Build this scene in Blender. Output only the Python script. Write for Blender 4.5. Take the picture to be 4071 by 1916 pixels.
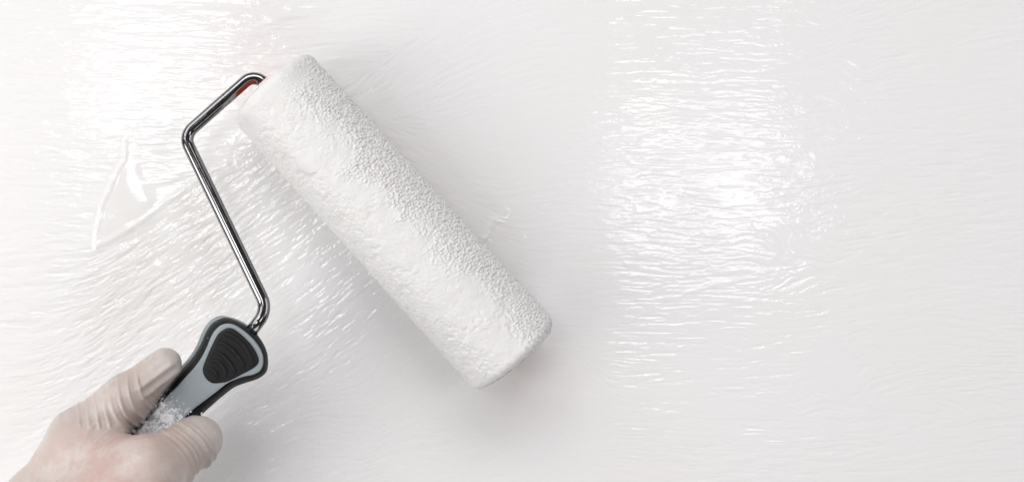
import bpy, math, random
import numpy as np
from mathutils import Vector

random.seed(7)
rng = np.random.default_rng(11)
scene = bpy.context.scene
for o in list(bpy.data.objects):
    bpy.data.objects.remove(o)
COL = scene.collection

# ------------------------------------------------------------------ camera
D = 0.55                      # camera to wall, metres
F = 4357.0                    # focal length in photo pixels (photo is 4071 wide)
PX, PY = 1450.0, 958.0        # optical axis in the photo (lens shift)
W, H = 4071.0, 1916.0
cd = bpy.data.cameras.new('camera')
cam = bpy.data.objects.new('camera', cd); COL.objects.link(cam)
cam.location = (0, -D, 0); cam.rotation_euler = (math.radians(90), 0, 0)
cd.sensor_width = 36.0; cd.lens = 36.0 * F / W
cd.shift_x = (W / 2 - PX) / W
cd.clip_start = 0.02; cd.clip_end = 50
cd.dof.use_dof = True; cd.dof.focus_distance = 0.525; cd.dof.aperture_fstop = 18.0
scene.camera = cam

# ------------------------------------------------------------------ light
world = bpy.data.worlds.new('World'); scene.world = world; world.use_nodes = True
bg = world.node_tree.nodes['Background']
bg.inputs[0].default_value = (0.98, 0.97, 0.98, 1); bg.inputs[1].default_value = 0.06
vs = scene.view_settings
vs.view_transform = 'Standard'; vs.look = 'None'; vs.exposure = 0.28; vs.gamma = 1.0
vs.use_curve_mapping = False

def area(name, loc, target, sx, sy, radiance, col=(1, 1, 1)):
    l = bpy.data.lights.new(name, 'AREA'); l.shape = 'RECTANGLE'; l.size = sx; l.size_y = sy
    l.energy = radiance * math.pi * sx * sy; l.color = col
    o = bpy.data.objects.new(name, l); COL.objects.link(o)
    o.location = loc
    o.rotation_euler = (Vector(target) - Vector(loc)).to_track_quat('-Z', 'Y').to_euler()
    return o

area('softbox_key', (-1.8, -1.7, 1.6), (0.1, 0, 0), 1.9, 1.9, 1.9, (1.0, 0.99, 0.985))
area('softbox_left', (-2.3, -2.0, -0.6), (0.05, 0, 0), 1.7, 1.7, 2.2, (1.0, 0.985, 0.975))
area('edge_fill_left', (-0.58, -0.34, -0.18), (-0.2, 0, -0.03), 0.26, 0.40, 3.5, (1.0, 0.99, 0.985))  # added lamp out of view, whitens the left edge of the wall
area('softbox_left_strip', (-0.285, -1.0, 0.19), (-0.285, 0, 0.19), 0.20, 0.21, 5.4)
area('window_pane_near', (0.405, -1.0, 0.083), (0.405, 0, 0.083), 0.095, 0.16, 5.2)
area('window_pane_far', (0.535, -1.0, 0.083), (0.535, 0, 0.083), 0.115, 0.16, 4.6)
area('low_fill_right', (0.55, -1.6, -1.9), (0.12, 0, -0.03), 2.2, 1.5, 1.5, (1.0, 0.988, 0.992))  # added fill lamp from below, lifts the shadows under roller and hand
area('top_fill', (-0.05, -1.75, 1.85), (0.12, 0, 0), 1.9, 1.1, 4.0, (1.0, 0.985, 0.99))  # added overhead fill lamp, weakens the roller's side shadow and shows the ridges
area('room_fill_right', (2.0, -1.15, 0.55), (0.25, 0, 0), 1.1, 1.2, 1.7, (0.985, 0.968, 0.995))

# ------------------------------------------------------------------ helpers
def at(px, py, h):            # photo pixel at height h (metres) off the wall -> world point
    d = D - h
    return np.array([(px - PX) * d / F, -h, -(py - PY) * d / F])

def new_mesh(name, verts, faces, mat, parent=None, smooth=True, org=None):
    verts = np.asarray(verts, dtype=np.float64)
    if org is not None:
        verts = verts - np.asarray(org)
    me = bpy.data.meshes.new(name)
    if isinstance(faces, np.ndarray):
        nf, k = faces.shape
        me.vertices.add(len(verts)); me.vertices.foreach_set('co', verts.astype(np.float32).ravel())
        me.loops.add(nf * k); me.loops.foreach_set('vertex_index', faces.astype(np.int32).ravel())
        me.polygons.add(nf); me.polygons.foreach_set('loop_start', np.arange(0, nf * k, k, dtype=np.int32))
        me.update(calc_edges=True)
    else:
        me.from_pydata([tuple(v) for v in verts], [], faces)
        me.update()
    if smooth:
        me.polygons.foreach_set('use_smooth', np.ones(len(me.polygons), dtype=bool))
    me.materials.append(mat)
    o = bpy.data.objects.new(name, me); COL.objects.link(o)
    if parent is not None:
        o.parent = parent
    return o

def gblur(a, s):              # gaussian blur, sigma in cells, periodic
    fy = np.fft.fftfreq(a.shape[0])[:, None]; fx = np.fft.rfftfreq(a.shape[1])[None, :]
    g = np.exp(-2 * (math.pi ** 2) * s * s * (fx * fx + fy * fy))
    return np.fft.irfft2(np.fft.rfft2(a) * g, s=a.shape)

def nrm(a):
    a = a - a.mean()
    return a / (a.std() + 1e-12)

def sstep(x, a, b):
    t = np.clip((x - a) / (b - a), 0, 1)
    return t * t * (3 - 2 * t)

class NT:
    def __init__(s, name):
        s.m = bpy.data.materials.new(name); s.m.use_nodes = True
        s.t = s.m.node_tree; s.b = s.t.nodes['Principled BSDF']
        s.geo = s.t.nodes.new('ShaderNodeNewGeometry')
    def n(s, typ, **kw):
        x = s.t.nodes.new(typ)
        for k, v in kw.items():
            if isinstance(k, str) and hasattr(x, k): setattr(x, k, v)
        return x
    def link(s, a, b): s.t.links.new(a, b)
    def noise(s, scale, detail=4, rough=0.5, vec=None):
        x = s.n('ShaderNodeTexNoise'); x.inputs['Scale'].default_value = scale
        x.inputs['Detail'].default_value = detail; x.inputs['Roughness'].default_value = rough
        s.link(vec or s.geo.outputs['Position'], x.inputs['Vector']); return x.outputs['Fac']
    def ramp(s, fac, stops):
        r = s.n('ShaderNodeValToRGB'); e = r.color_ramp.elements
        while len(e) < len(stops): e.new(0.5)
        for q, (p, c) in zip(e, stops):
            q.position = p; q.color = (c, c, c, 1) if not isinstance(c, tuple) else (*c, 1)
        s.link(fac, r.inputs[0]); return r.outputs['Color']
    def math(s, op, a, b=None):
        m = s.n('ShaderNodeMath'); m.operation = op
        for i, v in enumerate((a, b)):
            if v is None: continue
            if isinstance(v, (int, float)): m.inputs[i].default_value = v
            else: s.link(v, m.inputs[i])
        return m.outputs[0]
    def mix(s, fac, a, b):
        m = s.n('ShaderNodeMix'); m.data_type = 'RGBA'
        for sock, v in ((m.inputs[0], fac), (m.inputs[6], a), (m.inputs[7], b)):
            if isinstance(v, tuple): sock.default_value = (*v, 1)
            elif isinstance(v, (int, float)): sock.default_value = v
            else: s.link(v, sock)
        return m.outputs[2]
    def bump(s, hgt, strength, dist):
        b = s.n('ShaderNodeBump'); b.inputs['Strength'].default_value = strength
        b.inputs['Distance'].default_value = dist
        s.link(hgt, b.inputs['Height']); s.link(b.outputs[0], s.b.inputs['Normal'])
    def axis(s, v, off=0.0):   # dot of position with v, plus off
        d = s.n('ShaderNodeVectorMath'); d.operation = 'DOT_PRODUCT'
        s.link(s.geo.outputs['Position'], d.inputs[0]); d.inputs[1].default_value = tuple(v)
        return s.math('ADD', d.outputs['Value'], off)
    def set(s, **kw):
        for k, v in kw.items():
            k = k.replace('_', ' ')
            if isinstance(v, tuple): s.b.inputs[k].default_value = (*v, 1) if len(v) == 3 and 'Color' in k else v
            elif isinstance(v, (int, float)): s.b.inputs[k].default_value = v
            else: s.link(v, s.b.inputs[k])

# ------------------------------------------------------------------ materials
def mat_wall():
    t = NT('wet_white_wall_paint')
    n1 = t.noise(9, 3)
    c = t.mix(t.ramp(n1, [(0.35, 0.0), (0.65, 1.0)]), (0.80, 0.789, 0.780), (0.80, 0.791, 0.797))
    wa = t.n('ShaderNodeAttribute'); wa.attribute_name = 'thick_paint'
    c = t.mix(wa.outputs['Fac'], c, (0.755, 0.742, 0.725))
    r = t.ramp(t.noise(14, 3), [(0.3, 0.04), (0.7, 0.09)])
    t.set(Base_Color=c, Roughness=r, IOR=1.5)
    t.bump(t.noise(1300, 2, 0.5), 0.03, 0.0004)
    return t.m

def mat_nap():
    t = NT('paint_soaked_nap')
    c = t.mix(t.ramp(t.noise(260, 3), [(0.35, 0.0), (0.7, 1.0)]), (0.72, 0.706, 0.69), (0.745, 0.74, 0.738))
    t.set(Base_Color=c, Roughness=0.42, IOR=1.40)
    t.bump(t.noise(1500, 3, 0.6), 0.25, 0.0004)
    return t.m

def mat_chrome():
    t = NT('scuffed_chrome_wire')
    sp = t.ramp(t.noise(800, 3, 0.65), [(0.64, 0.0), (0.70, 1.0)])
    c = t.mix(sp, (0.27, 0.27, 0.275), (0.07, 0.05, 0.03))
    r = t.ramp(t.noise(160, 3, 0.6), [(0.35, 0.08), (0.75, 0.18)])
    t.set(Base_Color=c, Metallic=1.0, Roughness=r)
    t.bump(t.noise(120, 2, 0.5), 0.05, 0.0006)
    return t.m

def mat_plain(name, col, rough, bump=None, var=0.1, scale=300):
    t = NT(name)
    c2 = tuple(min(1, v * (1 + var) + 0.01 * var) for v in col)
    c = t.mix(t.noise(scale, 4, 0.6), col, c2)
    t.set(Base_Color=c, Roughness=rough)
    if bump: t.bump(t.noise(bump[0], 4, 0.6), bump[1], 0.0004)
    return t.m

# ------------------------------------------------------------------ the wall: a sheet of rolled, wet paint with real relief
def build_wall():
    step = 0.00039
    xs = -0.244 + step * np.arange(1620); zs = -0.187 + step * np.arange(960)
    nx, nz = len(xs), len(zs)
    X, Z = np.meshgrid(xs, zs)
    U = PX + X * F / D; V = PY - Z * F / D          # photo pixels, for reading layout off the picture
    def rnd(s): return nrm(gblur(rng.standard_normal((nz, nx)), s))
    cell = F / D * step                             # photo px per cell
    # ---- direction of the roller strokes
    wob = rnd(60) * 2.5 + rnd(16) * 2.5
    th = 1.0 + wob
    # swath rolled with the roller held at this angle: left / below the roller
    up = (V - 985) + (U - 390) * 0.665              # >0 below the swath's upper edge
    sw = sstep(up, -15, 25) * (1 - sstep(U, 1500, 2300)) * sstep(U + V * 0.35, 520, 900)
    ang = 33 + (U - 700) * 0.010 + (V - 1200) * 0.006
    th = th * (1 - sw) + (ang + wob * 0.8) * sw
    low = sstep(V, 1450, 1700) * (1 - sstep(U, 2250, 2450)) * sstep(U, 900, 1150)
    th = th * (1 - low) + (14 + rnd(22) * 16) * low
    rs = sstep(U - V * 0.93, 880, 980) * (1 - sstep(U - V * 0.55, 1500, 1650)) * sstep(V, 350, 560) * (1 - sstep(V, 1050, 1200))
    th = th * (1 - rs) + (-24 + wob) * rs
    for (x0, x1, yc, w, a) in ((3150, 4300, 1085, 20, -40), (3350, 4300, 1605, 24, -32), (2700, 3100, 1625, 20, -25)):
        b = np.exp(-((V - yc - wob) / w) ** 2) * sstep(U, x0 - 60, x0 + 60) * (1 - sstep(U, x1 - 60, x1 + 60))
        th = th * (1 - b) + a * b
    sw12 = np.clip(rnd(12), -1.5, 1.5)
    for (cx, cy, r, a) in ((3170, 1000, 130, 70), (3330, 1480, 170, -55), (3450, 180, 260, -40), (2300, 1560, 160, 60), (3620, 90, 200, 60)):
        b = np.exp(-(((U - cx) ** 2 + (V - cy) ** 2) / r ** 2)) * 0.8
        th = th + a * b * sw12
    dx = np.cos(np.radians(th)); dz = np.sin(np.radians(th))
    jj, ii = np.meshgrid(np.arange(nz), np.arange(nx), indexing='ij')
    dx = (1.5 * dx).astype(np.float32).ravel(); dz = (1.5 * dz).astype(np.float32).ravel()
    src = [rnd(0.85).astype(np.float32).ravel(), rnd(0.8).astype(np.float32).ravel(), rnd(2.6).astype(np.float32).ravel()]
    acc = [q.copy() for q in src]
    for sg in (1, -1):
        px = ii.astype(np.float32).ravel(); pz = jj.astype(np.float32).ravel(); k0 = np.arange(nx * nz)
        for k in range(17):
            px += sg * dx[k0]; pz += sg * dz[k0]
            k0 = np.clip(pz + 0.5, 0, nz - 1).astype(np.int32) * nx + np.clip(px + 0.5, 0, nx - 1).astype(np.int32)
            w = np.float32(1 - k / 17)
            acc[0] += w * src[0][k0]; acc[2] += w * src[2][k0]
            if k < 7: acc[1] += np.float32(1 - k / 7) * src[1][k0]
    n1, n2, n3 = [nrm(gblur(q.reshape(nz, nx).astype(np.float64), 0.62)) for q in acc]
    iso = rnd(1.6); left0 = 1 - sstep(U, 1150, 1700)
    ms = 0.75 * np.clip(sw + 0.35 * left0, 0, 1); n1 = n1 * (1 - ms) + nrm(n2) * ms; n1 = n1 / np.sqrt((1 - ms) ** 2 + ms ** 2)
    ridge = np.exp(-(n1 / 0.45) ** 2); ridge2 = np.exp(-(n2 / 0.5) ** 2)
    patch = 0.95 + 0.2 * np.clip(rnd(30), -1.6, 1.6)
    right = sstep(U, 2360, 2520)
    left = 1 - sstep(U, 1150, 1700)
    amp = 0.74 + 0.50 * left + 0.36 * right - 0.06 * sstep(U, 3150, 3600) - 0.22 * low
    amp = np.maximum(amp, 0.35) + 0.25 * sw * (1 - sstep(U, 1300, 1700))
    hgt = 0.84 * amp * patch * (72e-6 * ridge + 36e-6 * n1 + 26e-6 * ridge2 * (0.5 + 0.8 * right) + 14e-6 * n2 + 55e-6 * n3 * (0.45 + 0.7 * left) + 4e-6 * iso * (1 + 3 * low))
    # ---- paint left standing: pool, lap lines, arcs
    def inpoly(P):
        m = np.zeros_like(U, dtype=bool); n = len(P)
        for i in range(n):
            x0, y0 = P[i]; x1, y1 = P[(i + 1) % n]
            if y0 == y1: continue
            c = ((y0 > V) != (y1 > V)) & (U < (x1 - x0) * (V - y0) / (y1 - y0) + x0)
            m ^= c
        return m.astype(np.float64)
    wv = rnd(14) * 5
    def dline(P):
        d = np.full_like(U, 1e9)
        for (x0, y0), (x1, y1) in zip(P[:-1], P[1:]):
            ex, ey = x1 - x0, y1 - y0
            t = np.clip(((U - x0) * ex + (V - y0) * ey) / (ex * ex + ey * ey), 0, 1)
            d = np.minimum(d, np.hypot(U - x0 - t * ex + wv * 0.5, V - y0 - t * ey + wv * 0.4))
        return d
    pool = inpoly([(500, 600), (468, 690), (415, 800), (392, 890), (384, 975), (440, 958), (520, 915), (590, 865), (622, 800), (560, 720), (545, 640)])
    ps = gblur(pool, 6) + 0.22 * rnd(9) * gblur(pool, 6)
    flat = gblur(pool, 9)
    hgt *= 1 - 0.9 * np.clip(flat * 1.5, 0, 1)
    hgt += 420e-6 * ps + 240e-6 * gblur(pool, 12)
    def ridge_line(P, a, w):
        nonlocal hgt
        hgt += a * np.exp(-(dline(P) / w) ** 2)
    ridge_line([(500, 560), (497, 640), (458, 705), (408, 815), (384, 940), (384, 982)], 330e-6, 11)
    ridge_line([(384, 982), (470, 940), (560, 875), (660, 800), (760, 735), (900, 655)], 330e-6, 13)
    ridge_line([(530, 925), (600, 1000), (700, 1105), (780, 1185), (850, 1270)], -230e-6, 14)
    ridge_line([(535, 945), (470, 990), (350, 1090), (240, 1190)], 90e-6, 22)
    ridge_line([(1950, 770), (2015, 840), (2060, 905), (2086, 985), (2090, 1060), (2070, 1120)], 30e-6, 26)
    ridge_line([(1990, 900), (2020, 960), (2028, 1040), (2010, 1100)], 50e-6, 14)
    ridge_line([(1940, 960), (1962, 1020), (1965, 1080)], 45e-6, 14)
    ridge_line([(1962, 872), (1942, 908), (1928, 940)], 420e-6, 17)
    ridge_line([(2008, 838), (1990, 862), (1975, 880)], 240e-6, 14)
    ridge_line([(1930, 940), (1905, 985)], 200e-6, 8)
    ridge_line([(2010, 1590), (1975, 1700), (1905, 1800), (1790, 1870)], 60e-6, 40)
    ridge_line([(2500, 340), (2680, 210)], 40e-6, 8)
    ridge_line([(2650, 1180), (2850, 1130), (3010, 1100)], 90e-6, 10)
    ridge_line([(2980, 900), (3080, 1010), (3160, 1080), (3280, 1060)], 80e-6, 10)
    ridge_line([(3880, 1345), (3960, 1390), (4010, 1440)], 70e-6, 10)
    arcin = inpoly([(1500, 300), (1720, 520), (1950, 770), (2015, 840), (2060, 905), (2086, 985), (2090, 1060), (2070, 1120), (2000, 1200), (1400, 600)])
    hgt += 200e-6 * gblur(arcin, 6)
    # grit and pinholes in the film
    for _ in range(120):
        cx, cy = rng.uniform(-100, 4200), rng.uniform(-100, 2000); r = rng.uniform(4, 7.5); a = rng.uniform(-1, 1.4) * 70e-6
        i0 = int((cx - U[0, 0]) / cell); j0 = int((cy - V[0, 0]) / -cell)
        s = (slice(max(0, j0 - 8), j0 + 9), slice(max(0, i0 - 8), i0 + 9))
        hgt[s] += a * np.exp(-(((U[s] - cx) ** 2 + (V[s] - cy) ** 2) / r ** 2))
    edge = np.minimum(np.minimum(ii, nx - 1 - ii), np.minimum(jj, nz - 1 - jj))
    hgt *= sstep(edge, 0, 60)
    # plain margin stretching outwards
    g = np.cumsum(0.002 * 1.55 ** np.arange(13)) 
    xs2 = np.concatenate([xs[0] - g[::-1], xs, xs[-1] + g]); zs2 = np.concatenate([zs[0] - g[::-1], zs, zs[-1] + g])
    HH = np.pad(hgt, 13)
    XX, ZZ = np.meshgrid(xs2, zs2)
    def keep(c, lo, hi):      # full resolution in view, every third line in the margin
        k = np.arange(len(c)); return (k[1] * 0 == 0) & (((c > lo) & (c < hi)) | (k % 3 == 0) | (k == len(c) - 1) | (k < 13) | (k >= len(c) - 13))
    kx, kz = keep(xs2, -0.190, 0.338), keep(zs2, -0.127, 0.127)
    XX, ZZ, HH = XX[kz][:, kx], ZZ[kz][:, kx], HH[kz][:, kx]
    verts = np.stack([XX, -HH, ZZ], -1).reshape(-1, 3)
    mz, mx = XX.shape
    idx = np.arange(mz * mx).reshape(mz, mx)
    q = np.stack([idx[:-1, :-1], idx[:-1, 1:], idx[1:, 1:], idx[1:, :-1]], -1).reshape(-1, 4)
    wet = sw * (1 - sstep(U - 0.45 * (V - 900), 820, 1150)) * sstep(U, 180, 420) * (1 - sstep(V, 1250, 1500))
    wet = np.clip(wet + flat * 0.8 + 0.5 * gblur(arcin, 5), 0, 1) * (0.8 + 0.2 * np.clip(rnd(8), -1, 1))
    wet = np.pad(wet, 13)[kz][:, kx]
    o = new_mesh('wall', verts, q, mat_wall())
    at_ = o.data.attributes.new('thick_paint', 'FLOAT', 'POINT'); at_.data.foreach_set('value', wet.astype(np.float32).ravel())
    o['kind'] = 'structure'; o['label'] = 'wall freshly rolled with glossy wet white paint'
    return o

build_wall()

# ------------------------------------------------------------------ paint roller
ORG = at(1330, 900, 0.0)
roller = bpy.data.objects.new('paint_roller', None); COL.objects.link(roller); roller.location = ORG
roller.empty_display_size = 0.02
roller['label'] = 'paint roller with white paint-soaked sleeve, bent chrome wire and black and grey handle'
roller['category'] = 'paint roller'

def part(name, verts, faces, mat, parent=None, smooth=True):
    return new_mesh(name, verts, faces, mat, parent or roller, smooth, ORG)

AT = at(1076, 349, 0.0252); AB = at(2044, 1418, 0.0275)     # centres of the two ends of the sleeve
AX = AB - AT; LEN = np.linalg.norm(AX); AX /= LEN
N2 = np.array([0, -1.0, 0]); N2 = N2 - AX * N2.dot(AX); N2 /= np.linalg.norm(N2)   # towards the viewer
N1 = np.cross(AX, N2); N1 /= np.linalg.norm(N1)
if N1[0] < 0: N1 = -N1                                        # up-right in the picture
R0, R1 = 0.0234, 0.0246

def worley(u, v, cellsz, seed, ay=1.0):
    r = np.random.default_rng(seed)
    gx = u / cellsz; gy = v / cellsz / ay
    J = r.uniform(0.1, 0.9, (512, 512, 2)); K = r.uniform(0.55, 1.2, (512, 512))
    bx = np.floor(gx).astype(int); by = np.floor(gy).astype(int)
    best = np.full(u.shape, 9.0); bk = np.ones(u.shape)
    for a in (-1, 0, 1):
        for b in (-1, 0, 1):
            cx = bx + a; cy = by + b
            p = J[cx % 512, cy % 512]
            d = np.hypot(cx + p[..., 0] - gx, cy + p[..., 1] - gy)
            m = d < best
            bk = np.where(m, K[cx % 512, cy % 512], bk); best = np.minimum(best, d)
    return best, bk

def build_sleeve():
    # profile (s along axis, r) with rounded shoulders, then sampled finely
    rc = 0.0042; pts = []
    ns = 520
    def rad(s): return R0 + (R1 - R0) * s / LEN
    for r in (0.0150, 0.0165, 0.0180): pts.append((0.0012, r, -1, 0))
    for k in range(11):
        a = math.radians(90 * k / 10); pts.append((rc - rc * math.cos(a), rad(0) - rc + rc * math.sin(a), -math.cos(a), math.sin(a)))
    for k in range(1, ns):
        s = rc + (LEN - 2 * rc) * k / ns; pts.append((s, rad(s), 0, 1))
    for k in range(11):
        a = math.radians(90 * k / 10); pts.append((LEN - rc + rc * math.sin(a), rad(LEN) - rc + rc * math.cos(a), math.sin(a), math.cos(a)))
    for r in (0.0180, 0.0165, 0.0150): pts.append((LEN - 0.0012, r, 1, 0))
    P = np.array(pts); m = len(P)
    nphi = 460
    phi = np.linspace(-math.pi, math.pi, nphi, endpoint=False)     # 0 = towards viewer, + = up-right
    S, PH = np.meshgrid(P[:, 0], phi, indexing='ij')
    arc = PH * R0
    def rnd(s, sz=(m, nphi)): return nrm(gblur(rng.standard_normal(sz), s))
    deg = np.degrees(PH) + rnd(16) * 9 + rnd(5) * 5
    dry = sstep(deg, -4, 34)                     # rough, granular nap on the upper right
    leaf = sstep(-deg, 20, 44)                  # crinkled paint on the lower left
    back = sstep(np.abs(np.degrees(PH)), 110, 140)
    endsm = 1 - sstep(S, 0.006, 0.022 + 0.006 * rnd(14)) * 1.0       # thick smooth paint on the upper end
    endsm = endsm * (1 - sstep(deg, 30, 55))
    d1, k1 = worley(S + 1 + rnd(4) * 2e-4, arc + 1, 0.00135, 3)
    d2, k2 = worley(S + 1, arc + 1, 0.00095, 5)
    gran = k1 * np.clip(1 - (d1 / 0.62) ** 2, 0, 1)
    gran2 = k2 * np.clip(1 - (d2 / 0.75) ** 2, 0, 1)
    A, B = rnd(2.2), rnd(1.4)
    crk = np.exp(-(A / 0.4) ** 2); crk2 = np.exp(-(B / 0.4) ** 2)
    clump = rnd(6)
    h = dry * (0.00105 * gran + 0.00060 * gran2 + 0.00008 * clump)
    h += leaf * (0.00018 * crk + 0.00009 * crk2 + 0.00013 * gran2 + 0.00007 * clump + 0.00008 * A)
    flatm = (1 - dry) * (1 - leaf)
    spots = sstep(rnd(9), 0.1, 1.2)
    h += flatm * (0.00009 * A * (0.4 + spots) + 0.00022 * spots * crk + 0.00012 * gran2 + 0.00006 * clump + 0.0003)
    h = h * (1 - 0.75 * endsm) + endsm * (0.0004 + 0.00009 * rnd(7))
    groove = np.exp(-((S - (LEN - 0.0135) - 0.0007 * rnd(20)) / 0.0006) ** 2) * sstep(-deg, -10, 30)
    h -= 0.00012 * groove
    tap = np.ones(m); tap[:4] = [0, 0, .2, .5]; tap[-4:] = [.5, .2, 0, 0]
    h = h * tap[:, None]
    s = P[:, 0][:, None] + h * P[:, 2][:, None]; r = P[:, 1][:, None] + h * P[:, 3][:, None]
    c, sn = np.cos(phi)[None], np.sin(phi)[None]
    co = AT + s[..., None] * AX + (r * c)[..., None] * N2 + (r * sn)[..., None] * N1
    idx = np.arange(m * nphi).reshape(m, nphi); nx = np.roll(idx, -1, 1)
    q = np.stack([idx[:-1], idx[1:], nx[1:], nx[:-1]], -1).reshape(-1, 4)
    # orient outwards
    a = co[m // 2, 0]; 
    v0, v1, v2 = co.reshape(-1, 3)[q[len(q) // 2][:3]]
    nn = np.cross(v1 - v0, v2 - v0); ctr = AT + AX * np.dot(v0 - AT, AX)
    if nn.dot(v0 - ctr) < 0: q = q[:, ::-1]
    return part('nap_sleeve', co.reshape(-1, 3), np.ascontiguousarray(q), mat_nap())

build_sleeve()

def lathe(origin, axis, e1, e2, prof, n=64):
    v = []; f = []
    for (s, r) in prof:
        for k in range(n):
            a = 2 * math.pi * k / n
            v.append(origin + axis * s + (e1 * math.cos(a) + e2 * math.sin(a)) * r)
    for i in range(len(prof) - 1):
        for k in range(n):
            k2 = (k + 1) % n
            f.append((i * n + k, i * n + k2, (i + 1) * n + k2, (i + 1) * n + k))
    f.append(tuple(range((len(prof) - 1) * n, len(prof) * n)))
    return v, f

M_ORANGE = None
def mat_orange(ctr, thr):
    t = NT('orange_plastic_with_paint')
    dn = t.n('ShaderNodeVectorMath'); dn.operation = 'DISTANCE'
    t.link(t.geo.outputs['Position'], dn.inputs[0]); dn.inputs[1].default_value = tuple(ctr)
    q = t.math('ADD', t.math('MULTIPLY', dn.outputs['Value'], 60.0), t.math('MULTIPLY', t.noise(210, 4, 0.6), 0.9))
    f = t.ramp(t.math('SUBTRACT', q, thr), [(0.46, 0.0), (0.52, 1.0)])
    t.set(Base_Color=t.mix(f, (0.62, 0.085, 0.018), (0.80, 0.77, 0.76)), Roughness=0.32)
    return t.m
caps = []
for org, ax in ((AT, -AX), (AB, AX)):
    prof = [(-0.004, 0.0150), (0.0000, 0.0172), (0.0008, 0.0188), (0.0014, 0.0186), (0.0016, 0.0172), (0.0010, 0.0150), (0.0006, 0.0080), (0.0022, 0.0066), (0.0040, 0.0058), (0.0044, 0.0034)]
    if ax is AX: prof = prof[:6] + [(0.0008, 0.0090), (0.0008, 0.0020)]
    v, f = lathe(org, ax, N1, N2, prof)
    caps.append(part('end_cap', v, f, mat_orange(org, 0.88 if ax is not AX else 0.93)))
caps[0]['label'] = 'orange plastic end cap beside the wire'; caps[1]['label'] = 'orange end cap smeared with white paint'

# ---- wire
def smooth_path(corners, radii, nseg=14):
    out = [corners[0]]
    for i in range(1, len(corners) - 1):
        p, a, b = corners[i], corners[i - 1], corners[i + 1]
        u = (a - p) / np.linalg.norm(a - p); w = (b - p) / np.linalg.norm(b - p)
        ang = math.acos(np.clip(u.dot(w), -1, 1)); r = radii[i]
        t = r / math.tan(ang / 2); bis = (u + w) / np.linalg.norm(u + w); c = p + bis * r / math.sin(ang / 2)
        s0 = p + u * t - c; s1 = p + w * t - c; tot = math.pi - ang
        for k in range(nseg + 1):
            q = k / nseg
            d = (s0 * math.sin((1 - q) * tot) + s1 * math.sin(q * tot)) / math.sin(tot)
            out.append(c + d)
    out.append(corners[-1]); return out

def tube(path, rad, n=28, rads=None):
    path = [np.asarray(p) for p in path]; v = []; f = []
    up = np.array([0, -1.0, 0])
    for i, p in enumerate(path):
        t = path[min(i + 1, len(path) - 1)] - path[max(i - 1, 0)]; t = t / np.linalg.norm(t)
        e1 = np.cross(t, up); e1 /= np.linalg.norm(e1); e2 = np.cross(e1, t)
        r = rads[i] if rads is not None else rad
        for k in range(n):
            a = 2 * math.pi * k / n; v.append(p + (e1 * math.cos(a) + e2 * math.sin(a)) * r)
    for i in range(len(path) - 1):
        for k in range(n):
            k2 = (k + 1) % n; f.append((i * n + k, i * n + k2, (i + 1) * n + k2, (i + 1) * n + k))
    f.append(tuple(range(n))[::-1]); f.append(tuple(range((len(path) - 1) * n, len(path) * n)))
    return v, f

corner = [AT + AX * 0.020, at(1012, 293, 0.0262), at(731, 541, 0.0290), at(1064, 1230, 0.0400), at(985, 1335, 0.0440)]
path = smooth_path(corner, [0, 0.0062, 0.0075, 0.0105, 0])
v, f = tube(path, 0.00298, 32)
part('wire_frame', v, f, mat_chrome())

# ---- handle
HA = np.array([-0.715, 0.699])                       # handle axis in photo px, head -> hand
def hs(px, py): return (px - 898) * HA[0] + (py - 1259) * HA[1]
def hplane(px, py): return 0.0425 + hs(px, py) / 8800.0 * 0.12
def resample(P, n, closed=True):
    P = np.array(P, float); m = len(P); out = []
    for i in range(m):
        p0, p1, p2, p3 = P[i - 1], P[i], P[(i + 1) % m], P[(i + 2) % m]
        for t in np.linspace(0, 1, 12, endpoint=False):
            out.append(0.5 * (2 * p1 + (p2 - p0) * t + (2 * p0 - 5 * p1 + 4 * p2 - p3) * t * t + (3 * p1 - p0 - 3 * p2 + p3) * t ** 3))
    out = np.array(out); d = np.hypot(*(np.roll(out, -1, 0) - out).T); c = np.concatenate([[0], np.cumsum(d)])
    o2 = np.vstack([out, out[:1]]); q = np.linspace(0, c[-1], n, endpoint=False)
    return np.stack([np.interp(q, c, o2[:, 0]), np.interp(q, c, o2[:, 1])], -1)

def slab(P, prof, dh0=0.0, n=220, closed_bottom=True, it=3):
    """outline P (photo px, on the handle's plane at dh0) and a profile of (inset m, height m) rings from the wall side to the viewer side"""
    R = resample(P, n)
    base = np.array([at(x, y, hplane(x, y) + dh0) for x, y in R])
    tg = np.roll(base, -1, 0) - np.roll(base, 1, 0); tg[:, 1] = 0
    nr = np.stack([-tg[:, 2], np.zeros(n), tg[:, 0]], -1); nr /= np.linalg.norm(nr, axis=1)[:, None]
    c = base.mean(0)
    if ((base - c) * nr).sum() > 0: nr = -nr          # point inwards
    for _ in range(it): 
        nr = (np.roll(nr, 1, 0) + nr * 2 + np.roll(nr, -1, 0)); nr /= np.linalg.norm(nr, axis=1)[:, None]
    v = []; f = []
    for (ins, hh) in prof:
        ring = base + nr * ins; ring[:, 1] -= hh
        v.extend(ring)
    for i in range(len(prof) - 1):
        for k in range(n):
            k2 = (k + 1) % n; f.append((i * n + k, i * n + k2, (i + 1) * n + k2, (i + 1) * n + k))
    f.append(tuple(range((len(prof) - 1) * n, len(prof) * n))); f.append(tuple(range(n))[::-1])
    return v, f

def fix_normals(o):
    import bmesh
    bm = bmesh.new(); bm.from_mesh(o.data); bmesh.ops.recalc_face_normals(bm, faces=bm.faces); bm.to_mesh(o.data); bm.free()
    return o

def up(s, u):      # photo px from axis station s and across offset u (u>0 lower right)
    return (898 + s * HA[0] + (u) * 0.699 + 52 * 0, 1259 + s * HA[1] + u * 0.715)
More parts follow.
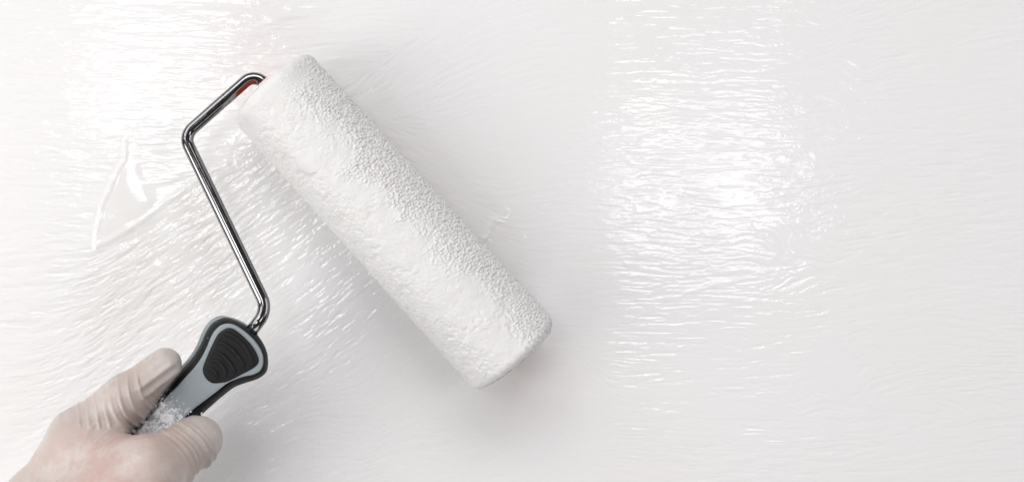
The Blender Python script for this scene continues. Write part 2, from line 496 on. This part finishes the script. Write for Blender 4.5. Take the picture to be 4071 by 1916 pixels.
# axis runs through u0 of the neck
U0 = (712 - 898) * 0.699 + (1613 - 1259) * 0.715
tail_r = [up(s, U0 + w) for s, w in ((560, 86), (700, 92), (850, 100), (960, 98), (1030, 70))]
tail_l = [up(s, U0 - w) for s, w in ((1030, 70), (960, 98), (850, 100), (700, 92), (560, 86))]
BODY = [(872, 1268), (898, 1262), (945, 1276), (993, 1304), (1025, 1333), (1050, 1371), (1063, 1407), (1066, 1448), (1058, 1480), (1028, 1504), (981, 1520), (934, 1538), (886, 1573), (839, 1614), (805, 1645)] + tail_r + tail_l + [(591, 1614), (650, 1554), (691, 1501), (732, 1456), (766, 1419), (796, 1371), (812, 1333), (828, 1303), (847, 1281)]
SHELL = [(868, 1256), (898, 1257), (945, 1270), (990, 1297), (1022, 1328), (1046, 1371), (1058, 1407), (1058, 1448), (1048, 1476), (1018, 1498), (975, 1512), (928, 1530), (880, 1565), (833, 1608), (800, 1638)] + tail_r + tail_l + [(588, 1612), (645, 1550), (684, 1497), (724, 1452), (756, 1415), (783, 1371), (798, 1333), (815, 1300), (838, 1272)]
PANEL = [(897, 1287), (923, 1289), (956, 1306), (997, 1339), (1027, 1376), (1043, 1410), (1045, 1447), (1034, 1473), (1008, 1488), (960, 1499), (908, 1521), (863, 1555), (811, 1595), (768, 1628), (700, 1688), (620, 1770), (560, 1828), (500, 1815), (495, 1765), (567, 1690), (656, 1584), (700, 1540), (737, 1499), (771, 1462), (800, 1422), (822, 1380), (837, 1343), (852, 1317), (874, 1295)]
PAD = [(889, 1310), (908, 1303), (930, 1308), (967, 1336), (1004, 1376), (1026, 1417), (1027, 1440), (1008, 1462), (960, 1488), (908, 1514), (874, 1521), (845, 1521), (820, 1504), (807, 1477), (809, 1454), (826, 1410), (848, 1362), (867, 1328)]

AXW = np.array([HA[0], 0, -HA[1]])
def smear_mask(t, lo, hi, sc=520, thr=(0.44, 0.56)):
    hc = at(898, 1259, 0.05)
    a = t.axis(tuple(AXW), -float(AXW.dot(hc)))                       # metres along the handle
    r = t.n('ShaderNodeMapRange'); r.interpolation_type = 'SMOOTHSTEP'
    t.link(a, r.inputs[0]); r.inputs[1].default_value = lo; r.inputs[2].default_value = hi
    n = t.noise(sc, 5, 0.62)
    m = t.math('ADD', n, t.math('MULTIPLY', t.math('SUBTRACT', r.outputs[0], 1.0), 0.33))
    return t.ramp(m, [(thr[0], 0.0), (thr[1], 1.0)])

def mat_rubber(name, smear=True):
    t = NT(name)
    base = t.mix(t.noise(420, 5, 0.65), (0.006, 0.006, 0.0065), (0.013, 0.013, 0.014))
    dust = t.ramp(t.noise(2600, 3, 0.6), [(0.70, 0.0), (0.78, 1.0)])
    base = t.mix(t.math('MULTIPLY', dust, 0.35), base, (0.2, 0.2, 0.2))
    if smear:
        base = t.mix(smear_mask(t, 0.034, 0.052, 620, (0.36, 0.54)), base, (0.62, 0.63, 0.66))
    t.set(Base_Color=base, Roughness=t.ramp(t.noise(300, 4), [(0.3, 0.42), (0.7, 0.6)]), Specular_IOR_Level=0.28)
    t.bump(t.noise(2200, 3, 0.6), 0.15, 0.0003)
    return t.m
M_RUB = mat_rubber('black_rubber_grip'); M_PAD = mat_rubber('black_rubber_pad', False)
def mat_grey():
    t = NT('blue_grey_plastic')
    base = t.mix(t.noise(500, 3), (0.265, 0.30, 0.322), (0.295, 0.33, 0.352))
    m = smear_mask(t, 0.034, 0.050, 560, (0.36, 0.54))
    base = t.mix(m, base, (0.80, 0.81, 0.82))
    t.set(Base_Color=base, Roughness=0.42); t.bump(t.noise(1500, 3), 0.08, 0.0003)
    return t.m
M_GREY = mat_grey()
M_SHELL = mat_plain('grey_plastic_shell', (0.24, 0.28, 0.30), 0.4, (900, 0.08))

BP = [(5.5, -2.0), (2.5, -1.6), (0.6, -0.8), (0.05, 0.3), (0.0, 1.0), (0.15, 2.4), (0.6, 4.0), (1.3, 5.6), (2.2, 6.8), (3.2, 7.6), (4.3, 8.1), (5.6, 8.4), (6.6, 8.5)]
body = fix_normals(part('handle_body', *slab(BODY, [(a / 1000, b / 1000 - 0.001) for a, b in BP], 0.001), M_RUB))
SP = [(6.0, -10.5), (4.5, -10.2), (2.8, -9.3), (1.3, -7.6), (0.4, -5.2), (0.0, -3.0), (0.0, -1.2), (0.5, -0.4), (3.0, 0.2)]
fix_normals(part('handle_shell', *slab(SHELL, [(a / 1000, b / 1000 + 0.002) for a, b in SP], -0.002), M_SHELL))
PP = [(0.0, -1.6), (0.0, -0.2), (0.12, 0.15), (0.45, 0.35), (1.1, 0.42), (2.5, 0.45)]
panel = fix_normals(part('grip_panel', *slab(PANEL, [(a / 1000, b / 1000) for a, b in PP], 0.0086), M_GREY))
DP = [(0.15, -0.9), (0.0, 0.0), (0.0, 0.35), (0.3, 0.8), (0.9, 1.05), (1.6, 1.12)]
pad = fix_normals(part('thumb_pad', *slab(PAD, [(a / 1000, b / 1000) for a, b in DP], 0.0088), M_PAD))

def z4(*pts): return [(700 + x / 2.694, 1150 + y / 2.694) for x, y in pts]
ARCS = [z4((500, 480), (560, 486), (640, 520), (720, 590), (780, 680), (812, 760), (818, 810)),
        z4((445, 565), (510, 580), (590, 632), (660, 705), (712, 780), (735, 850)),
        z4((400, 660), (460, 680), (530, 735), (590, 805), (625, 870), (630, 905)),
        z4((375, 770), (420, 762), (470, 790), (510, 840), (535, 900), (528, 930)),
        z4((345, 850), (390, 855), (425, 890), (440, 930), (438, 955))]
for A in ARCS:
    P = np.array(A); t = np.linspace(0, len(P) - 1, 26)
    X = np.interp(t, np.arange(len(P)), P[:, 0]); Y = np.interp(t, np.arange(len(P)), P[:, 1])
    k = np.array([1, 2, 3, 2, 1]) / 9
    X[2:-2] = np.convolve(X, k, 'valid'); Y[2:-2] = np.convolve(Y, k, 'valid')
    rr = 0.00095 * np.sin(np.linspace(0.12, math.pi - 0.12, 26)) ** 0.45
    pts = [at(x, y, hplane(x, y) + 0.00985) for x, y in zip(X, Y)]
    v, f = tube(pts, 0, 10, rr)
    part('ridge', v, f, M_PAD, pad).location = (0, 0, 0)

# ---- flecks of dried paint on the handle
def build_flecks():
    V = []; Fc = []
    M = NT('dried_white_paint'); M.set(Base_Color=(0.86, 0.865, 0.875), Roughness=0.45)
    uvs = []
    for _ in range(150):
        s = 300 + 330 * rng.beta(2.2, 1.4); w = rng.uniform(-88, 88)
        if s < 420 and rng.random() < 0.55: continue
        x, y = up(s, U0 + w)
        if y > 1755: continue
        aw = abs(w) / 90
        hh = 0.0089 if aw < 0.62 else (0.0089 - 0.0066 * ((aw - 0.62) / 0.38) ** 1.6)
        c = at(x, y, hplane(x, y) + hh)
        big = rng.random() ** 2.5; r = 0.00025 + 0.0012 * big
        ang = rng.uniform(0, math.pi); el = rng.uniform(1.0, 2.4)
        n = 7; ring = []
        e1 = np.array([math.cos(ang), 0, math.sin(ang)]); e2 = np.array([-math.sin(ang), 0, math.cos(ang)])
        b0 = len(V)
        rr = rng.uniform(0.45, 1.2, n)
        for lay, (k, hgt) in enumerate(((1.0, -0.0002), (0.8, 0.12 * r), (0.4, 0.28 * r))):
            for q in range(n):
                a = 2 * math.pi * q / n
                V.append(c + (e1 * math.cos(a) * el + e2 * math.sin(a)) * r * rr[q] * k + np.array([0, -hgt * rng.uniform(0.6, 1.3), 0]))
        for lay in range(2):
            for q in range(n):
                q2 = (q + 1) % n
                Fc.append((b0 + lay * n + q, b0 + lay * n + q2, b0 + (lay + 1) * n + q2, b0 + (lay + 1) * n + q))
        Fc.append(tuple(b0 + 2 * n + q for q in range(n)))
    o = fix_normals(part('paint_flecks', V, Fc, M.m)); o['kind'] = 'stuff'
build_flecks()

# ------------------------------------------------------------------ gloved hand (one continuous surface grown from a distance field)
def build_hand():
    vox = 0.66
    def P(px, py, h): 
        p = at(px, py, h / 1000) * 1000; return np.array([p[0], p[2], h])       # x, z, h in mm
    lo = np.array([*(P(-520, 2560, 60)[:2]), 8.0]); hi = np.array([*(P(960, 1320, 40)[:2]), 112.0])
    n = np.ceil((hi - lo) / vox).astype(int)
    gx, gy, gz = [lo[i] + vox * np.arange(n[i], dtype=np.float32) for i in range(3)]
    GX, GY, GZ = np.meshgrid(gx, gy, gz, indexing='ij')
    def cone(a, b, ra, rb, sq=None):
        ab = b - a; L2 = float(ab.dot(ab))
        t = ((GX - a[0]) * ab[0] + (GY - a[1]) * ab[1] + (GZ - a[2]) * ab[2]) / L2
        np.clip(t, 0, 1, out=t)
        d = np.sqrt((GX - a[0] - t * ab[0]) ** 2 + (GY - a[1] - t * ab[1]) ** 2 + (GZ - a[2] - t * ab[2]) ** 2)
        return d - (ra + (rb - ra) * t)
    def smin(a, b, k):
        h = np.clip(0.5 + 0.5 * (b - a) / k, 0, 1)
        return b + (a - b) * h - k * h * (1 - h)
    wrist = P(60, 2230, 74)
    iM, iP, iD, iT = P(598, 1868, 86), P(792, 1748, 64), P(715, 1690, 33), P(590, 1600, 31)
    mM, mP, mD, mT = P(480, 1972, 88), P(680, 1866, 62), P(600, 1800, 31), P(490, 1710, 30)
    rM, rP, rD, rT = P(370, 2070, 84), P(560, 1985, 62), P(480, 1915, 32), P(380, 1830, 32)
    lM, lP, lD, lT = P(270, 2160, 78), P(430, 2100, 62), P(370, 2040, 36), P(290, 1970, 35)
    tC, tM, tI, tT = P(165, 2010, 60), P(318, 1742, 64), P(497, 1588, 62), P(655, 1447, 57)
    d = None
    # palm / back of the hand
    parts = [cone(wrist, iM, 19, 13.5), cone(wrist, mM, 19, 13.5), cone(wrist, rM, 18, 13), cone(wrist, lM, 17, 12)]
    d = parts[0]
    for p in parts[1:]: d = smin(d, p, 9)
    d = smin(d, cone(wrist, P(-330, 2480, 80), 26, 33), 14)
    # thumb column with web
    th = smin(cone(tC, tM, 15.5, 13.2), cone(tM, tI, 12.6, 10.6), 5)
    th = smin(th, cone(tI, tT, 10.4, 7.6), 4)
    d = smin(d, cone(wrist, tC, 22, 16), 10)
    d = smin(d, th, 7)
    d = smin(d, cone(tM + np.array([0, -3, 6]), iM + np.array([0, 0, -1]), 9.5, 11.5), 9)
    d = smin(d, cone(tC, mM, 13, 11), 9)
    def finger(a, b, c, e, r):
        f = smin(cone(a, b, r[0], r[1]), cone(b, c, r[1] * 0.98, r[2]), 3)
        return smin(f, cone(c, e, r[2], r[3]), 2)
    fi = finger(iM, iP, iD, iT, (12.5, 9.9, 8.6, 7.2))
    fm = finger(mM, mP, mD, mT, (12.5, 10.0, 8.8, 7.4))
    fr = finger(rM, rP, rD, rT, (12, 9.6, 8.4, 7.0))
    fl = finger(lM, lP, lD, lT, (11, 8.6, 7.4, 6.2))
    fs = smin(smin(fi, fm, 1.2), smin(fr, fl, 1.2), 1.2)
    d = smin(d, fs, 4)
    # pressed flat by the handle it holds
    h0 = up(300, U0); h1 = up(1050, U0)
    a = P(*h0, hplane(*h0) * 1000 - 0.5); b = P(*h1, hplane(*h1) * 1000 - 0.5)
    hd = cone(a, b, 9.2, 10.6)
    k = 1.6; x = -hd
    hh = np.clip(0.5 - 0.5 * (x - d) / k, 0, 1); d = x + (d - x) * hh + k * hh * (1 - hh)
    # ---- surface nets
    neg = d < 0
    mixc = np.zeros(tuple(n - 1), dtype=np.int8)
    for i in (0, 1):
        for j in (0, 1):
            for q in (0, 1):
                mixc += neg[i:n[0] - 1 + i, j:n[1] - 1 + j, q:n[2] - 1 + q]
    cells = np.argwhere((mixc > 0) & (mixc < 8))
    vid = np.full(tuple(n - 1), -1, dtype=np.int64); vid[tuple(cells.T)] = np.arange(len(cells))
    acc = np.zeros((len(cells), 3)); cnt = np.zeros(len(cells))
    corners = [(i, j, q) for i in (0, 1) for j in (0, 1) for q in (0, 1)]
    for c0 in corners:
        for ax in range(3):
            if c0[ax] == 1: continue
            c1 = list(c0); c1[ax] = 1
            A = d[tuple((cells + c0).T)]; B = d[tuple((cells + c1).T)]
            m = (A < 0) != (B < 0)
            t = np.where(m, A / np.where(m, A - B, 1), 0)
            pos = cells + np.array(c0) + 0.0; pos[:, ax] += t
            acc[m] += pos[m]; cnt[m] += 1
    V = lo + vox * acc / cnt[:, None]
    faces = []
    for ax in range(3):
        b1, b2 = [(1, 2), (2, 0), (0, 1)][ax]
        sl0 = [slice(1, -1)] * 3; sl1 = [slice(1, -1)] * 3
        sl0[ax] = slice(0, -1); sl1[ax] = slice(1, None)
        e = neg[tuple(sl0)] != neg[tuple(sl1)]
        idx = np.argwhere(e); off = np.ones(3, int); off[ax] = 0; idx = idx + off
        flip = neg[tuple(idx.T)]
        o1 = np.zeros(3, int); o1[b1] = 1; o2 = np.zeros(3, int); o2[b2] = 1
        q = np.stack([vid[tuple((idx - o1 - o2).T)], vid[tuple((idx - o2).T)], vid[tuple(idx.T)], vid[tuple((idx - o1).T)]], -1)
        q[~flip] = q[~flip][:, ::-1]
        faces.append(q)
    Q = np.concatenate(faces); Q = Q[(Q >= 0).all(1)]
    # relax
    E = np.concatenate([Q[:, [0, 1]], Q[:, [1, 2]], Q[:, [2, 3]], Q[:, [3, 0]]]); E = np.concatenate([E, E[:, ::-1]])
    deg = np.bincount(E[:, 0], minlength=len(V))[:, None]
    for _ in range(4):
        S = np.stack([np.bincount(E[:, 0], weights=V[E[:, 1], c], minlength=len(V)) for c in range(3)], -1)
        V = 0.5 * V + 0.5 * S / np.maximum(deg, 1)
    # normals
    fn = np.cross(V[Q[:, 2]] - V[Q[:, 0]], V[Q[:, 3]] - V[Q[:, 1]])
    N = np.stack([sum(np.bincount(Q[:, k], weights=fn[:, c], minlength=len(V)) for k in range(4)) for c in range(3)], -1)
    N /= np.linalg.norm(N, axis=1)[:, None] + 1e-9
    # ---- glove creases
    def sm(x, a, b): return sstep(x, a, b)
    def wob(f, ph): return np.sin(V[:, 0] * f + ph) * np.cos(V[:, 1] * f * 0.9 + ph * 1.7) + 0.5 * np.sin(V[:, 2] * f * 1.6 + V[:, 0] * f * 0.7 + ph)
    def along(a, b):
        ab = b - a; L = np.linalg.norm(ab); ab = ab / L
        t = (V - a) @ ab; r = np.linalg.norm(V - a - t[:, None] * ab, axis=1); return t, r, L, ab
    disp = 0.10 * wob(0.30, 0.3) + 0.16 * wob(0.13, 2.0)
    folds = np.zeros(len(V))
    # thumb: fan of folds on the side next to the handle
    t, r, L, ab = along(tM, tI); 
    across = (V - tM) @ np.array([0.70, -0.71, 0.1])                # + towards the handle
    near = sm(15.5 - r, 0, 2) 
    m = near * sm(t, -9, 0) * (1 - sm(t, L + 8, L + 16)) * (0.25 + 0.75 * sm(across, -7, 4))
    q = t + 0.35 * across + 1.2 * wob(0.12, 1.1)
    crest = lambda q, p: np.maximum(0, np.cos(2 * math.pi * q / p)) ** 3
    folds += m * (0.42 * crest(q, 4.6) + 0.40 * crest(q + 1.1, 2.9) * (0.5 + 0.5 * wob(0.25, 0.5)))
    # thumb tip: two long folds
    t2, r2, L2_, ab2 = along(tI, tT)
    m2 = sm(12.5 - r2, 0, 2) * sm(t2, 4, 10) * (1 - sm(t2, L2_ + 1, L2_ + 6)); ac2 = (V - tI) @ np.array([0.70, -0.71, 0.0])
    folds += m2 * 0.5 * (np.exp(-((ac2 - 1.5 - 0.12 * (t2 - 10)) / 1.1) ** 2) + 0.8 * np.exp(-((ac2 - 4.6 - 0.1 * t2) / 0.9) ** 2))
    # index finger: bands of folds wrapping the bent joint
    t3, r3, L3, ab3 = along(iM, iP)
    m3 = sm(14.0 - r3, 0, 2) * (1 - sm(t3, L3 + 5, L3 + 12))
    q3 = t3 + 0.10 * ((V - iM) @ np.array([0.5, 0.86, 0])) ** 2 * 0.18 + 0.6 * wob(0.15, 3.0)
    for c, w, a in ((L3 * 0.40, 0.8, 0.30), (L3 * 0.55, 0.8, 0.5), (L3 * 0.68, 0.7, 0.55), (L3 * 0.80, 0.7, 0.5), (L3 * 0.95, 0.8, 0.95), (L3 * 1.12, 0.7, 0.45)):
        folds += m3 * a * np.exp(-((q3 - c) / w) ** 2)
    # web crease
    t4, r4, L4, ab4 = along(tM, iM)
    folds += 0.22 * sm(16 - r4, 0, 4) * crest(t4 + 2.0 * wob(0.1, 0.2), 6.5) * sm(t4, 2, 8) * (1 - sm(t4, L4 * 0.55, L4 * 0.8))
    V = V + N * (disp + 2.2 * folds)[:, None]
    W_ = np.stack([V[:, 0], -V[:, 2], V[:, 1]], -1) / 1000
    t = NT('thin_latex_glove')
    pos = t.geo.outputs['Position']
    n1 = t.noise(38, 4, 0.55); n2 = t.noise(150, 5, 0.65); n3 = t.noise(75, 4, 0.7)
    dn = t.n('ShaderNodeVectorMath'); dn.operation = 'DISTANCE'
    t.link(pos, dn.inputs[0]); dn.inputs[1].default_value = tuple(at(430, 1890, 0.095))
    pk = t.math('SUBTRACT', t.math('ADD', n1, 0.42), t.math('MULTIPLY', dn.outputs['Value'], 13.0))
    c = t.mix(t.ramp(pk, [(0.15, 0.0), (0.9, 1.0)]), (0.49, 0.435, 0.405), (0.49, 0.35, 0.31))
    c = t.mix(t.ramp(n3, [(0.45, 0.0), (0.68, 0.75)]), c, (0.57, 0.545, 0.525))
    c = t.mix(t.ramp(n2, [(0.60, 0.0), (0.72, 0.5)]), c, (0.36, 0.29, 0.275))
    t.set(Base_Color=c, Roughness=0.42, IOR=1.42)
    t.b.inputs['Subsurface Weight'].default_value = 0.15
    t.b.inputs['Subsurface Radius'].default_value = (0.004, 0.002, 0.0012)
    t.b.inputs['Subsurface Scale'].default_value = 1.0
    t.bump(t.noise(520, 4, 0.6), 0.12, 0.0006)
    base = at(300, 1850, 0.05)
    o = new_mesh('gloved_hand', W_, Q, t.m, None, True, base)
    o.location = base
    o['label'] = 'hand in a thin white latex glove gripping the roller handle'
    o['category'] = 'hand'
build_hand()
